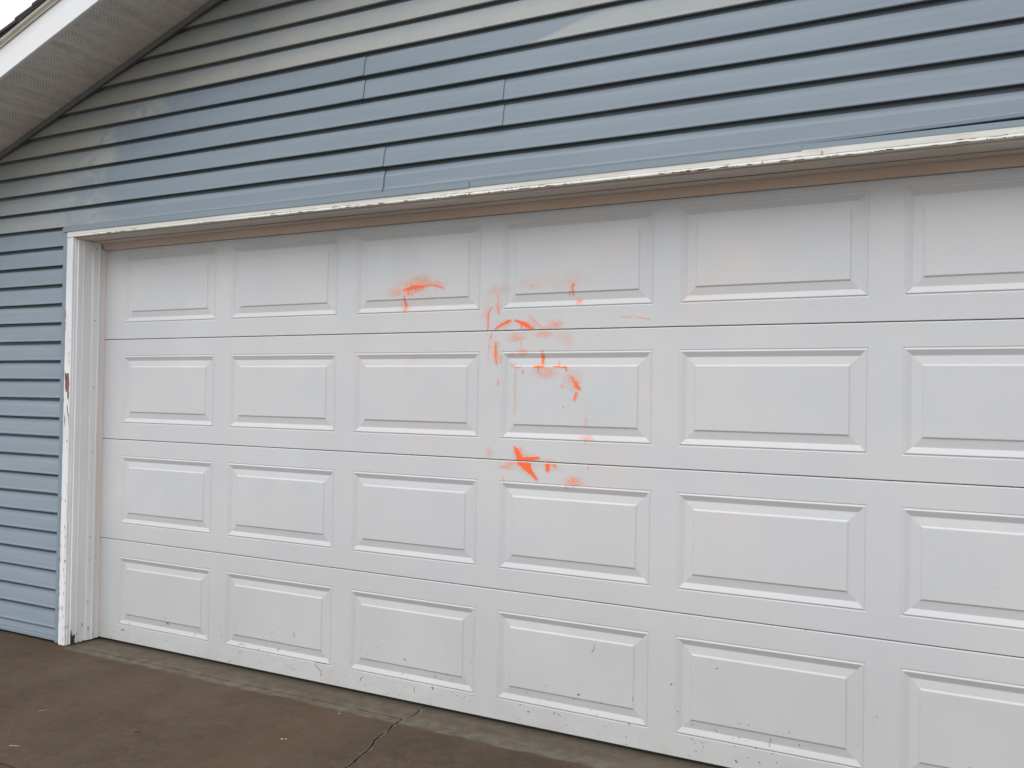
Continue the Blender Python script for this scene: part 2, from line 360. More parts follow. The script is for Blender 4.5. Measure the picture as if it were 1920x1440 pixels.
STROKES=[([(1.31,1.7886,0.0024),(1.3328,1.7921,0.0064),(1.3537,1.7968,0.0088),(1.3815,1.7979,0.0067),(1.409,1.8011,0.0049),(1.4296,1.8045,0.0023),(1.4569,1.8045,0.0017),(1.4773,1.8021,0.0017),(1.4977,1.7957,0.0014),(1.5164,1.7869,0.0009)],1.0),([(1.3328,1.7883,0.0022),(1.3333,1.7684,0.0018)],1.0),([(1.3416,1.7894,0.0022),(1.342,1.7709,0.0018)],1.0),([(1.3562,1.7902,0.0022),(1.3567,1.7674,0.0018)],1.0),([(1.3694,1.7955,0.0022),(1.3697,1.7797,0.0018)],1.0),([(1.378,1.798,0.0022),(1.3783,1.7811,0.0017)],1.0),([(1.387,1.7977,0.0022),(1.3873,1.7837,0.0017)],1.0),([(1.3953,1.7988,0.0022),(1.3956,1.7833,0.0017)],1.0),([(1.4074,1.7997,0.0022),(1.4076,1.7872,0.0017)],1.0),([(1.315,1.7655,0.0018),(1.3143,1.7509,0.0029),(1.3164,1.7362,0.0032),(1.323,1.7213,0.0032),(1.3205,1.7067,0.0038),(1.3172,1.6945,0.0021)],1.0),([(1.7824,1.7473,0.0014),(1.7806,1.7225,0.0014),(1.7778,1.7032,0.0014)],0.6),([(1.781,1.7031,0.0017),(1.7843,1.6919,0.0022),(1.7877,1.6765,0.0014)],0.95),([(1.7543,1.6984,0.0008),(1.7419,1.6849,0.0017),(1.7375,1.6627,0.002),(1.7364,1.6349,0.0025),(1.7364,1.6001,0.0025)],0.85),([(1.7702,1.6064,0.0019),(1.7841,1.6158,0.0042),(1.7996,1.6251,0.005),(1.8182,1.6329,0.0052),(1.8398,1.6412,0.0049)],1.0),([(1.8645,1.6414,0.0036),(1.8799,1.6355,0.0055),(1.8983,1.6296,0.0071),(1.9137,1.621,0.0082),(1.929,1.6125,0.006),(1.9503,1.6012,0.0033)],1.0),([(1.8917,1.6284,0.0019),(1.8922,1.5989,0.0019)],1),([(1.9116,1.6197,0.0019),(1.912,1.5985,0.0019)],1),([(1.9244,1.6167,0.0019),(1.9247,1.5982,0.0019)],1),([(1.9283,1.656,0.0011),(1.9466,1.6433,0.0019),(1.9649,1.6266,0.0016),(1.9862,1.6045,0.0013)],0.5),([(1.7547,1.59,0.0025),(1.7497,1.5679,0.0019)],0.8),([(1.7441,1.5624,0.0014),(1.7403,1.5124,0.0014)],0.35),([(2.1224,1.7778,0.0045),(2.1168,1.7661,0.004),(2.1156,1.7543,0.0027)],1.0),([(2.107,1.7506,0.0016),(2.1043,1.7388,0.0016)],0.8),([(2.1199,1.7567,0.0019),(2.1216,1.7362,0.0019)],0.95),([(2.1393,1.7109,0.0021),(2.1479,1.7093,0.004)],0.9),([(1.9352,1.7789,0.0016),(1.9376,1.778,0.0016)],0.4),([(2.3247,1.6431,0.0007),(2.3716,1.6446,0.0014),(2.4393,1.6312,0.0014)],0.5),([(2.383,1.5992,0.0014),(2.4817,1.5977,0.0013)],0.7),([(1.7759,1.5527,0.0018),(1.7749,1.5121,0.0037),(1.7792,1.4641,0.0022)],1.0),([(1.7979,1.4898,0.0029),(1.7982,1.4736,0.0029)],0.7),([(1.7466,1.542,0.0015),(1.7368,1.4754,0.0015)],0.45),([(1.9887,1.5137,0.0065),(1.9889,1.5029,0.0065)],0.7),([(1.9915,1.4922,0.0072),(1.9895,1.4656,0.005)],1.0),([(1.9499,1.4513,0.0022),(1.9739,1.4498,0.0058),(1.9953,1.4512,0.0036)],1.0),([(1.9716,1.4455,0.0025),(1.9726,1.4311,0.0025)],0.9),([(2.041,1.4512,0.0021),(2.0978,1.4497,0.0035)],0.95),([(2.0642,1.4668,0.0025),(2.0652,1.4526,0.0025)],0.8),([(1.8648,1.45,0.0022),(1.8934,1.4485,0.0022)],0.8),([(1.8673,1.4456,0.0022),(1.8684,1.3363,0.0018),(1.8683,1.2489,0.0015)],0.45),([(1.8392,1.5027,0.0026),(1.8614,1.504,0.0026)],0.4),([(2.0932,1.4454,0.0042),(2.0996,1.4348,0.0028)],0.8),([(2.109,1.4228,0.0021),(2.1153,1.4157,0.0021)],0.5),([(2.12,1.4101,0.0049),(2.1263,1.4017,0.0049)],0.7),([(2.131,1.3926,0.0056),(2.1403,1.3856,0.0091),(2.1374,1.375,0.0084)],0.8),([(2.1428,1.3736,0.0091),(2.1528,1.3646,0.0063)],0.85),([(2.1409,1.3455,0.0056),(2.1337,1.3215,0.0049)],0.85),([(2.0773,1.3766,0.0032),(2.0774,1.3709,0.0032)],0.7),([(2.0849,1.2917,0.0021),(2.085,1.286,0.0021)],0.4),([(1.9026,1.4332,0.0033),(1.9027,1.4274,0.0033)],0.8),([(1.788,1.3926,0.0029),(1.7881,1.3868,0.0029)],0.8),([(1.7874,1.3801,0.0029),(1.7875,1.3742,0.0029)],0.7),([(1.8917,1.5459,0.0018),(1.8918,1.5401,0.0018)],0.6),([(1.9378,1.782,0.0018),(1.9379,1.7762,0.0018)],0.5),([(2.1947,1.0568,0.0014),(2.1948,1.0512,0.0014)],0.8),([(1.9863,1.4225,0.0022),(1.9864,1.4168,0.0022)],0.7),([(2.1818,1.1587,0.0021),(2.1805,1.1482,0.0021)],0.5),([(1.8706,1.1195,0.0044),(1.8832,1.104,0.0109),(1.8958,1.0792,0.0123)],1.0),([(1.8919,1.0696,0.0123),(1.9363,1.0746,0.0108),(1.9786,1.0823,0.0043)],0.95),([(1.8961,1.0611,0.0123),(1.9246,1.0517,0.0224)],1.0),([(1.9247,1.048,0.0216),(1.9412,1.0258,0.0122)],1.0),([(1.9412,1.0258,0.0115),(1.9591,1.0096,0.0093),(1.9705,0.9973,0.0072)],0.85),([(1.8307,1.0521,0.0036),(1.8798,1.0618,0.0051)],0.45),([(1.8103,1.0364,0.0051),(1.8309,1.0419,0.0051),(1.8474,1.0434,0.0029)],0.5),([(2.02,1.0635,0.0093),(2.0205,1.0372,0.0085)],1.0),([(2.0475,1.0649,0.0085),(2.0571,1.0476,0.0057)],0.65),([(2.0121,1.0667,0.0029),(2.063,1.0692,0.0028)],0.8),([(2.1333,1.0094,0.0014),(2.1342,1.001,0.0014)],0.6),([(2.1017,0.9759,0.0021),(2.1041,0.9711,0.0021)],0.8),([(1.8177,0.9951,0.0018),(1.8213,0.9785,0.0018)],0.6)]
HAZES=[(1.3879,1.8209,0.079,0.0233,0.5),(1.273,1.7805,0.0389,0.0177,0.38),(1.3749,1.7778,0.1435,0.0408,0.17),(1.484,1.805,0.0405,0.0144,0.3),(1.3186,1.7156,0.021,0.0205,0.4),(1.7823,1.7169,0.0141,0.0416,0.3),(1.7326,1.6684,0.0191,0.0669,0.28),(1.7875,1.7748,0.0375,0.0166,0.22),(1.7504,1.7347,0.0379,0.0334,0.12),(1.7996,1.6251,0.0405,0.0166,0.3),(1.9168,1.6169,0.0302,0.0163,0.55),(2.045,1.622,0.0235,0.0134,0.5),(2.0129,1.6066,0.0295,0.0108,0.3),(1.8657,1.5715,0.0367,0.0164,0.4),(1.9895,1.5829,0.0356,0.0135,0.3),(2.078,1.5732,0.0434,0.032,0.16),(2.1034,1.7933,0.0915,0.0373,0.2),(1.941,1.7928,0.0658,0.0245,0.2),(2.1479,1.7093,0.0128,0.0119,0.5),(1.7766,1.5121,0.0151,0.0443,0.45),(1.9004,1.5109,0.0179,0.0102,0.6),(1.8605,1.4602,0.0164,0.0088,0.5),(2.1232,1.4031,0.0305,0.0353,0.3),(2.0021,1.4276,0.0432,0.0201,0.42),(2.1829,1.2356,0.0075,0.0168,0.4),(2.1877,1.1694,0.024,0.0098,0.5),(1.8915,1.0899,0.0195,0.029,0.4),(1.9604,1.0714,0.0318,0.0215,0.35),(1.835,1.0435,0.041,0.0146,0.25),(2.0358,1.0572,0.0351,0.0171,0.35),(2.1336,0.9954,0.0319,0.0154,0.62),(1.7507,1.0909,0.0185,0.0221,0.25),(1.7384,1.0719,0.0169,0.0059,0.35),(1.363,1.4615,0.0461,0.0466,0.16),(1.6266,1.5398,0.0139,0.0166,0.16),(2.0539,1.62,0.0272,0.0157,0.3),(1.9994,1.5854,0.0237,0.0086,0.35),(2.1054,1.5515,0.023,0.0425,0.16),(1.6795,0.8943,0.0086,0.0668,0.14),(1.8012,1.7696,0.0332,0.0184,0.2)]
SCUFFS=[([(0.7302,0.2102),(0.7264,0.1985),(0.7323,0.1869)],0.0022),([(0.3732,0.0883),(0.3858,0.103),(0.3987,0.1093),(0.4231,0.1019)],0.0012),([(0.3823,0.0734),(0.3869,0.0625),(0.4039,0.0766)],0.0014),([(0.6347,0.1218),(0.6227,0.1075)],0.0018),([(0.8562,0.0879),(0.8605,0.0733),(0.8803,0.0611),(0.9,0.049)],0.0018),([(0.8884,0.0471),(0.8888,0.032)],0.0014),([(0.8601,0.0885),(0.9221,0.095)],0.0014),([(1.1188,0.0616),(1.1118,0.0468)],0.002),([(1.3456,0.183),(1.3507,0.174)],0.002),([(1.4014,0.068),(1.4019,0.0423)],0.0014),([(1.4917,0.083),(1.4986,0.0728)],0.0042),([(1.5008,0.131),(1.5097,0.1239)],0.002),([(0.6901,-0.1275),(0.7262,-0.115)],0.001),([(0.5948,0.1954),(0.5965,0.1925)],0.004),([(0.5119,0.1001),(0.5136,0.0972)],0.004),([(1.3359,0.1133),(1.3374,0.1106)],0.004),([(1.5599,0.146),(1.5613,0.1434)],0.004),([(0.7049,0.122),(0.7066,0.1192)],0.0028),([(0.7369,0.1317),(0.7386,0.1288)],0.0028),([(0.7845,0.1479),(0.7862,0.1451)],0.0028),([(1.2037,0.211),(1.2052,0.2083)],0.0028),([(1.1523,0.1699),(1.1539,0.1672)],0.0028),([(1.3293,0.0949),(1.3308,0.0922)],0.0028),([(1.5292,0.1197),(1.5306,0.1171)],0.0028),([(1.5769,0.1207),(1.5783,0.1181)],0.0028),([(1.6435,0.0602),(1.6449,0.0577)],0.0028),([(1.653,0.0707),(1.6544,0.0682)],0.0028),([(1.6791,0.0569),(1.6805,0.0543)],0.0028),([(0.3235,0.0155),(0.3253,0.0125)],0.0028),([(0.5193,0.0408),(0.5211,0.0379)],0.0028),([(0.5325,0.0206),(0.5343,0.0177)],0.0028),([(0.7173,0.0462),(0.719,0.0433)],0.0028),([(0.9671,0.1031),(0.9687,0.1003)],0.0028),([(1.3203,0.021),(1.3218,0.0184)],0.0028),([(0.6412,0.1566),(0.6429,0.1537)],0.0028),([(0.3364,0.1231),(0.3382,0.1201)],0.0028),([(0.3565,0.1874),(0.3583,0.1844)],0.0028),([(0.7325,0.0857),(0.7341,0.0829)],0.0028),([(0.5644,0.0825),(0.5662,0.0796)],0.0028),([(0.6847,0.0536),(0.6864,0.0507)],0.0018),([(0.7336,0.0394),(0.7353,0.0366)],0.0018),([(0.6453,-0.0026),(0.647,-0.0054)],0.0018),([(0.8044,0.0812),(0.8061,0.0784)],0.0018),([(0.7553,0.1356),(0.757,0.1328)],0.0018),([(1.5876,0.0787),(1.589,0.0761)],0.0018),([(1.2871,0.0939),(1.2885,0.0912)],0.0018),([(1.2619,0.1103),(1.2633,0.1076)],0.0018),([(1.1747,0.1467),(1.1762,0.144)],0.0018),([(1.0325,0.0591),(1.0341,0.0564)],0.0018),([(0.7256,0.0381),(0.7273,0.0353)],0.0018),([(2.2339,0.3684),(2.2314,0.35),(2.2215,0.3356)],0.0012),([(2.5417,0.2676),(2.5428,0.2653)],0.008),([(2.1652,0.1631),(2.1753,0.1659)],0.004),([(2.2616,0.1507),(2.2628,0.1484)],0.005),([(2.3674,0.038),(2.3685,0.0356)],0.005),([(2.3546,0.3217),(2.3557,0.3193)],0.0025),([(2.3929,0.1952),(2.394,0.1929)],0.0025),([(2.2194,0.115),(2.2206,0.1126)],0.0025),([(2.2458,0.1006),(2.2469,0.0983)],0.0025),([(2.1669,0.0578),(2.168,0.0554)],0.0025),([(1.678,0.2159),(1.6794,0.2133)],0.0025),([(2.4226,0.046),(2.4237,0.0437)],0.0025),([(1.942,0.1344),(1.9432,0.1319)],0.0025),([(1.9481,0.061),(1.9559,0.0571)],0.003),([(2.0621,0.0692),(2.0707,0.0786)],0.0018),([(2.0794,0.0749),(2.0952,0.0646)],0.0014),([(2.3746,0.0949),(2.3827,0.0853)],0.002),([(2.7114,0.3534),(2.7127,0.3503)],0.0042),([(2.8546,0.092),(2.8559,0.0891)],0.0042),([(3.0017,0.1309),(3.0029,0.128)],0.0042),([(3.0194,0.5332),(3.0206,0.5303)],0.0028),([(2.9115,0.0845),(2.9128,0.0816)],0.0028),([(2.9683,0.1689),(2.9695,0.166)],0.0028),([(2.7025,0.1283),(2.7039,0.1254)],0.0028),([(2.7123,0.1237),(2.7137,0.1208)],0.0028),([(2.6234,0.1311),(2.6248,0.1281)],0.0028),([(2.638,0.0383),(2.6393,0.0353)],0.0028),([(2.7816,0.0344),(2.7893,0.027)],0.003),([(2.9054,0.137),(2.8997,0.1015)],0.001),([(-0.1237,0.1319),(-0.1095,0.1426),(-0.097,0.1422)],0.0016),([(-0.1191,0.1427),(-0.0948,0.1337)],0.0016),([(-0.3962,0.106),(-0.3938,0.0959)],0.0016),([(-0.4512,0.0615),(-0.4286,0.0632)],0.004),([(-0.5277,0.0143),(-0.5238,-0.01)],0.0018),([(0.109,0.212),(0.1109,0.2089)],0.003),([(0.3261,0.0178),(0.3279,0.0149)],0.003),([(-0.1257,0.167),(-0.1237,0.1638)],0.003),([(-0.6189,0.0208),(-0.6167,0.0176)],0.003),([(0.2901,0.2013),(0.292,0.1983)],0.003),([(0.3478,0.1875),(0.3496,0.1845)],0.003)]
PEELS=[[(-0.7042,1.4201),(-0.6987,1.4178),(-0.6968,1.4131),(-0.6903,1.4117),(-0.689,1.3945),(-0.6878,1.4132),(-0.6718,1.4144),(-0.6729,1.4038),(-0.67,1.3829),(-0.6664,1.3596),(-0.6705,1.3246),(-0.6679,1.3013),(-0.6719,1.2639),(-0.676,1.2802),(-0.6795,1.2778),(-0.6829,1.3244),(-0.6855,1.3478),(-0.6861,1.3127),(-0.6906,1.3197),(-0.6951,1.3149),(-0.6996,1.343),(-0.6996,1.371),(-0.7028,1.3804)],[(-0.6816,1.2451),(-0.6752,1.2452),(-0.6716,1.2033),(-0.6586,1.1967),(-0.6553,1.1339),(-0.6626,1.1302),(-0.6687,1.1824),(-0.6769,1.2032)],[(-0.6983,1.2027),(-0.693,1.1748),(-0.6948,1.1328),(-0.7,1.1606)],[(-0.6626,1.0081),(-0.6438,1.0173),(-0.628,1.0207),(-0.6308,1.0095),(-0.6539,1.0029),(-0.6557,0.9931),(-0.6611,0.9956)],[(-0.6785,1.0647),(-0.6731,1.0649),(-0.6725,1.0482),(-0.6769,1.0494)],[(-0.6592,0.912),(-0.6538,0.9095),(-0.6573,0.855),(-0.6605,0.827),(-0.6624,0.7885),(-0.6667,0.7917),(-0.6647,0.8546)],[(-0.6781,0.7506),(-0.6738,0.7508),(-0.6734,0.739),(-0.6778,0.7408)],[(-0.6649,0.7083),(-0.661,0.6877),(-0.6502,0.6537),(-0.6555,0.6533),(-0.6663,0.6873)],[(-0.6726,0.5628),(-0.6683,0.5618),(-0.6679,0.5514),(-0.6722,0.5531)],[(-0.6611,0.5102),(-0.6557,0.5073),(-0.657,0.4828),(-0.6613,0.4859)],[(-0.6704,0.4398),(-0.6627,0.4336),(-0.6666,0.4228),(-0.6711,0.4293)],[(-0.6666,0.3324),(-0.6634,0.3328),(-0.6636,0.3084),(-0.6668,0.3081)],[(-0.6312,0.6566),(-0.627,0.6569),(-0.6268,0.65),(-0.631,0.6497)],[(-0.6507,0.0511),(-0.6478,0.0503),(-0.6483,0.0341),(-0.6452,0.0253),(-0.6483,0.0134),(-0.6436,0.0002),(-0.654,-0.0071),(-0.6553,0.0101),(-0.6516,0.0267)]]
ROT=[(-0.1572,0.0715),(-0.1532,0.0695),(-0.15,0.0444),(-0.1434,0.0359),(-0.1358,0.0422),(-0.1311,0.04),(-0.1314,0.0214),(-0.1345,0.0129),(-0.1293,-0.0093),(-0.1276,-0.0237),(-0.1588,-0.0161),(-0.1595,0.042)]
JMARKS=[[(-0.1242,0.0442),(-0.1151,0.0456),(-0.115,0.0428),(-0.1228,0.0408)],[(-0.0887,0.0911),(-0.086,0.0894),(-0.0896,0.0749),(-0.0936,0.077)],[(-0.0824,-0.0019),(-0.0785,-0.0005),(-0.0756,-0.0106),(-0.0835,-0.0111)],[(-0.1166,0.0004),(-0.1061,-0.0009),(-0.1073,-0.0042),(-0.1152,-0.003)],[(-0.0629,0.0642),(-0.0534,0.0609),(-0.0559,0.0543),(-0.06,0.0564)],[(-0.0599,0.0517),(-0.0545,0.0493),(-0.057,0.0416),(-0.0591,0.0421)],[(-0.0488,0.0362),(-0.042,0.0334),(-0.0437,0.0267),(-0.0492,0.0292)],[(-0.0731,0.2067),(-0.0678,0.2049),(-0.069,0.1999),(-0.0722,0.2018)],[(-0.0649,0.1979),(-0.0595,0.1957),(-0.0607,0.19),(-0.0648,0.192)]]

# ------------------------------------------------------------ ground
GZ = -0.011
CRACK = [(1.4478, .0132), (1.4411, -.0233), (1.4535, -.0345), (1.4629, -.0967), (1.4623, -.1452), (1.4459, -.1503), (1.4524, -.198), (1.4536, -.235), (1.4618, -.2674), (1.4755, -.2959), (1.4691, -.3274), (1.4738, -.356), (1.4829, -.3969), (1.5058, -.4472), (1.5152, -.489), (1.5221, -.531), (1.5355, -.5886), (1.5417, -.6316), (1.5455, -.6555)]
for i in range(40):
    x, y = CRACK[-1]
    CRACK.append((x + random.uniform(-.012, .024), y - random.uniform(.035, .06)))
fine = []
for a, b in zip(CRACK[:-1], CRACK[1:]):
    for t in (0, .5):
        fine.append((a[0]+(b[0]-a[0])*t + (random.uniform(-.0016, .0016) if t else 0), a[1]+(b[1]-a[1])*t))
fine.append(CRACK[-1])
YFAR = fine[-1][1]
JOINT = -.158
driveway = tag(empty('driveway', (2.5, -1.2, GZ)), 'brown concrete driveway with a long crack running to the door', kind='structure')
floor_ = tag(empty('garage_floor', (2.5, -.08, GZ)), 'pale concrete strip of garage floor showing in front of the door', kind='structure')
def kid(o, parent):
    o.parent = parent; o.matrix_parent_inverse = Matrix.Translation(-Vector(parent.location)); return o

def slab(name, crack, x_side, y_hi, y_lo, side, parent, z=GZ):
    """slab whose inner edge follows the crack; the lip is chipped"""
    pts = [p for p in crack if y_lo <= p[1] <= y_hi]
    def interp(y):
        for a, b in zip(crack[:-1], crack[1:]):
            if b[1] <= y <= a[1]:
                t = (a[1]-y)/(a[1]-b[1]); return a[0]+(b[0]-a[0])*t
        return crack[0][0] if y > crack[0][1] else crack[-1][0]
    ys = sorted({y_hi, y_lo} | {p[1] for p in pts}, reverse=True)
    g = [(.0026 + random.uniform(0, .0016)) for y in ys]
    ch = [(.0015 + random.uniform(0, .003) + (random.uniform(.002, .009) if side > 0 and random.random() < .45 else 0)) for y in ys]
    v = []; f = []; fc = []
    for i, y in enumerate(ys):
        xc = interp(y) + side*g[i]
        v += [(x_side, y, z), (xc+side*ch[i], y, z), (xc, y, z-.0035), (xc, y, z-.09), (x_side, y, z-.09)]
    for i in range(len(ys)-1):
        a = i*5; b = a+5
        for j in range(3): f.append([a+j, a+j+1, b+j+1, b+j])
        f.append([a+3, a+4, b+4, b+3])
    n = (len(ys)-1)*5
    f.append([0, 1, 2, 3, 4]); f.append([n, n+1, n+2, n+3, n+4][::-1])
    if side < 0: f = [q[::-1] for q in f]
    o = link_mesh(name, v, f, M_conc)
    o.data.materials.append(M_chip)
    for i in range(len(ys)-1): o.data.polygons[i*4+1].material_index = 1
    return kid(o, parent)
slab('concrete_slab', fine, -2.6, JOINT-.0085, -1.222, -1, driveway)
slab('concrete_slab', fine, 7.3, JOINT-.0018, YFAR, 1, driveway)
slab('concrete_slab', fine, -2.6, -1.234, YFAR, -1, driveway)
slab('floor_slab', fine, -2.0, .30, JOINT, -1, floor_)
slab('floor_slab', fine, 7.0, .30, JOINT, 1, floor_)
b = MB(); b.box(-2.6, 1.40, -1.233, -1.223, GZ-.08, GZ-.003)
kid(b.build('joint_strip', M_rubber), driveway)
b = MB(); b.box(-2.6, 7.3, -9.0, YFAR-.004, GZ-.1, GZ-.0015)
kid(b.build('concrete_apron', M_conc), driveway)
b = MB(); b.box(-2.6, 7.3, -9.0, 7.0, GZ-.2, GZ-.0925)
tag(b.build('sub_base', M_dark), kind='structure')
tag(link_mesh('lawn', [(-90, -90, GZ-.05), (-2.603, -90, GZ-.05), (-2.603, 90, GZ-.05), (-90, 90, GZ-.05), (7.303, -90, GZ-.05), (90, -90, GZ-.05), (90, 90, GZ-.05), (7.303, 90, GZ-.05), (-2.603, 7.0, GZ-.05), (7.303, 7.0, GZ-.05)],
    [[0, 1, 2, 3], [4, 5, 6, 7], [8, 9, 7, 2]], M_grass), kind='structure')
for xa, xb in ((-2.606, -1.90), (6.92, 7.306)):
    b = MB(); b.box(xa, xb, .302 if xa > 0 else -.150, 7.05, GZ-.09, GZ-.020)
    tag(b.build('side_path', M_conc), kind='structure')
b = MB(); b.box(-2.603, 7.303, -90, -9.003, GZ-.3, GZ-.03)
tag(b.build('road', M_asph), kind='structure')

# ------------------------------------------------------------ garage door
SH = .5334
COLX = [(-.416, .120), (.353, .8825), (1.115, 1.635), (1.868, 2.390), (2.621, 3.150), (3.387, 3.913), (4.149, 4.676), (4.910, 5.437)]
DX0, DX1 = -.634, 5.655
FZ0, FZ1 = .1515, .3825          # raised field within one section
PROF = [(0, 0), (.0030, -.0014), (.0045, -.0014), (.0085, .0012), (.0105, .0010), (.0280, -.0062), (.0300, -.0066), (.0320, -.0064), (.0575, -.0030), (.0588, -.0026), (.0640, .0010), (.0660, .0012)]
MRG = .066
def panel_mesh(w, h):
    """stamped raised panel: rings of mitred rectangles, then the flat field"""
    v = []; f = []
    for d, hh in PROF:
        v += [(d, -hh, d), (w-d, -hh, d), (w-d, -hh, h-d), (d, -hh, h-d)]
    for i in range(len(PROF)-1):
        for j in range(4):
            a = i*4+j; c = i*4+(j+1) % 4
            f.append([a, c, c+4, a+4])
    n = (len(PROF)-1)*4
    f.append([n, n+1, n+2, n+3])
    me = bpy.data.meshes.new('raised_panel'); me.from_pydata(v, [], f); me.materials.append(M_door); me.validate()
    return me
door = tag(empty('garage_door', (2.51, 0, 0)), 'wide white sectional garage door with raised panels and smeared orange spray paint', 'garage door')
pan_me = [panel_mesh(x1-x0+2*MRG, FZ1-FZ0+2*MRG) for x0, x1 in COLX]
sections = []
for r in range(4):
    z0, z1 = r*SH + .0012, (r+1)*SH - .0012
    if r == 0: z0 = 0.001
    pz0, pz1 = r*SH+FZ0-MRG, r*SH+FZ1+MRG
    ch = .004
    m = MB()
    xs = [DX0] + [x for a, c in COLX for x in (a-MRG, c+MRG)] + [DX1]
    zs = [z0+ch*.5, pz0, pz1, z1-ch]
    n0 = len(m.v)
    for z in zs:
        for x in xs: m.v.append((x, 0, z))
    W_ = len(xs)
    for i in range(3):
        for j in range(W_-1):
            if i == 1 and j % 2 == 1: continue
            a = n0+i*W_+j
            m.f.append([a, a+1, a+1+W_, a+W_])
    # rounded top lip, small bottom return, back
    def strip(za, ya, zb, yb):
        n = len(m.v); m.v += [(DX0, ya, za), (DX1, ya, za), (DX1, yb, zb), (DX0, yb, zb)]; m.f.append([n, n+1, n+2, n+3])
    strip(z1-ch, 0, z1-.0012, .0014); strip(z1-.0012, .0014, z1, .005); strip(z1, .005, z1, .045); strip(z1, .045, z0, .045)
    strip(z0, .045, z0, .003); strip(z0, .003, z0+ch*.5, 0)
    n = len(m.v); m.v += [(DX0, 0, z0+ch*.5), (DX0, 0, z1-ch), (DX0, .045, z1), (DX0, .045, z0)]; m.f.append([n, n+1, n+2, n+3])
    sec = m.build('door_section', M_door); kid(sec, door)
    sections.append(sec)
    for (x0, x1), me in zip(COLX, pan_me):
        p = bpy.data.objects.new('raised_panel', me); col.objects.link(p)
        p.location = (x0-MRG, 0, pz0); p.parent = sec
        p.matrix_parent_inverse = Matrix.Identity(4)
b = MB(); b.box(DX0+.01, DX1-.01, .010, .040, GZ+.003, .0008)
kid(b.build('bottom_seal', M_rubber), door)

def surf_h(x, z):
    """height of the door face (towards the viewer) at x, z"""
    r = np.clip(np.floor(z/SH), 0, 3); zz = z - r*SH
    h = np.zeros_like(x)
    D = np.full_like(x, -1.)
    for x0, x1 in COLX:
        d = np.minimum(np.minimum(x-(x0-MRG), (x1+MRG)-x), np.minimum(zz-(FZ0-MRG), (FZ1+MRG)-zz))
        D = np.maximum(D, d)
    pd = np.array([p[0] for p in PROF]); ph = np.array([p[1] for p in PROF])
    return np.where(D > 0, np.interp(np.clip(D, 0, MRG), pd, ph), 0.)

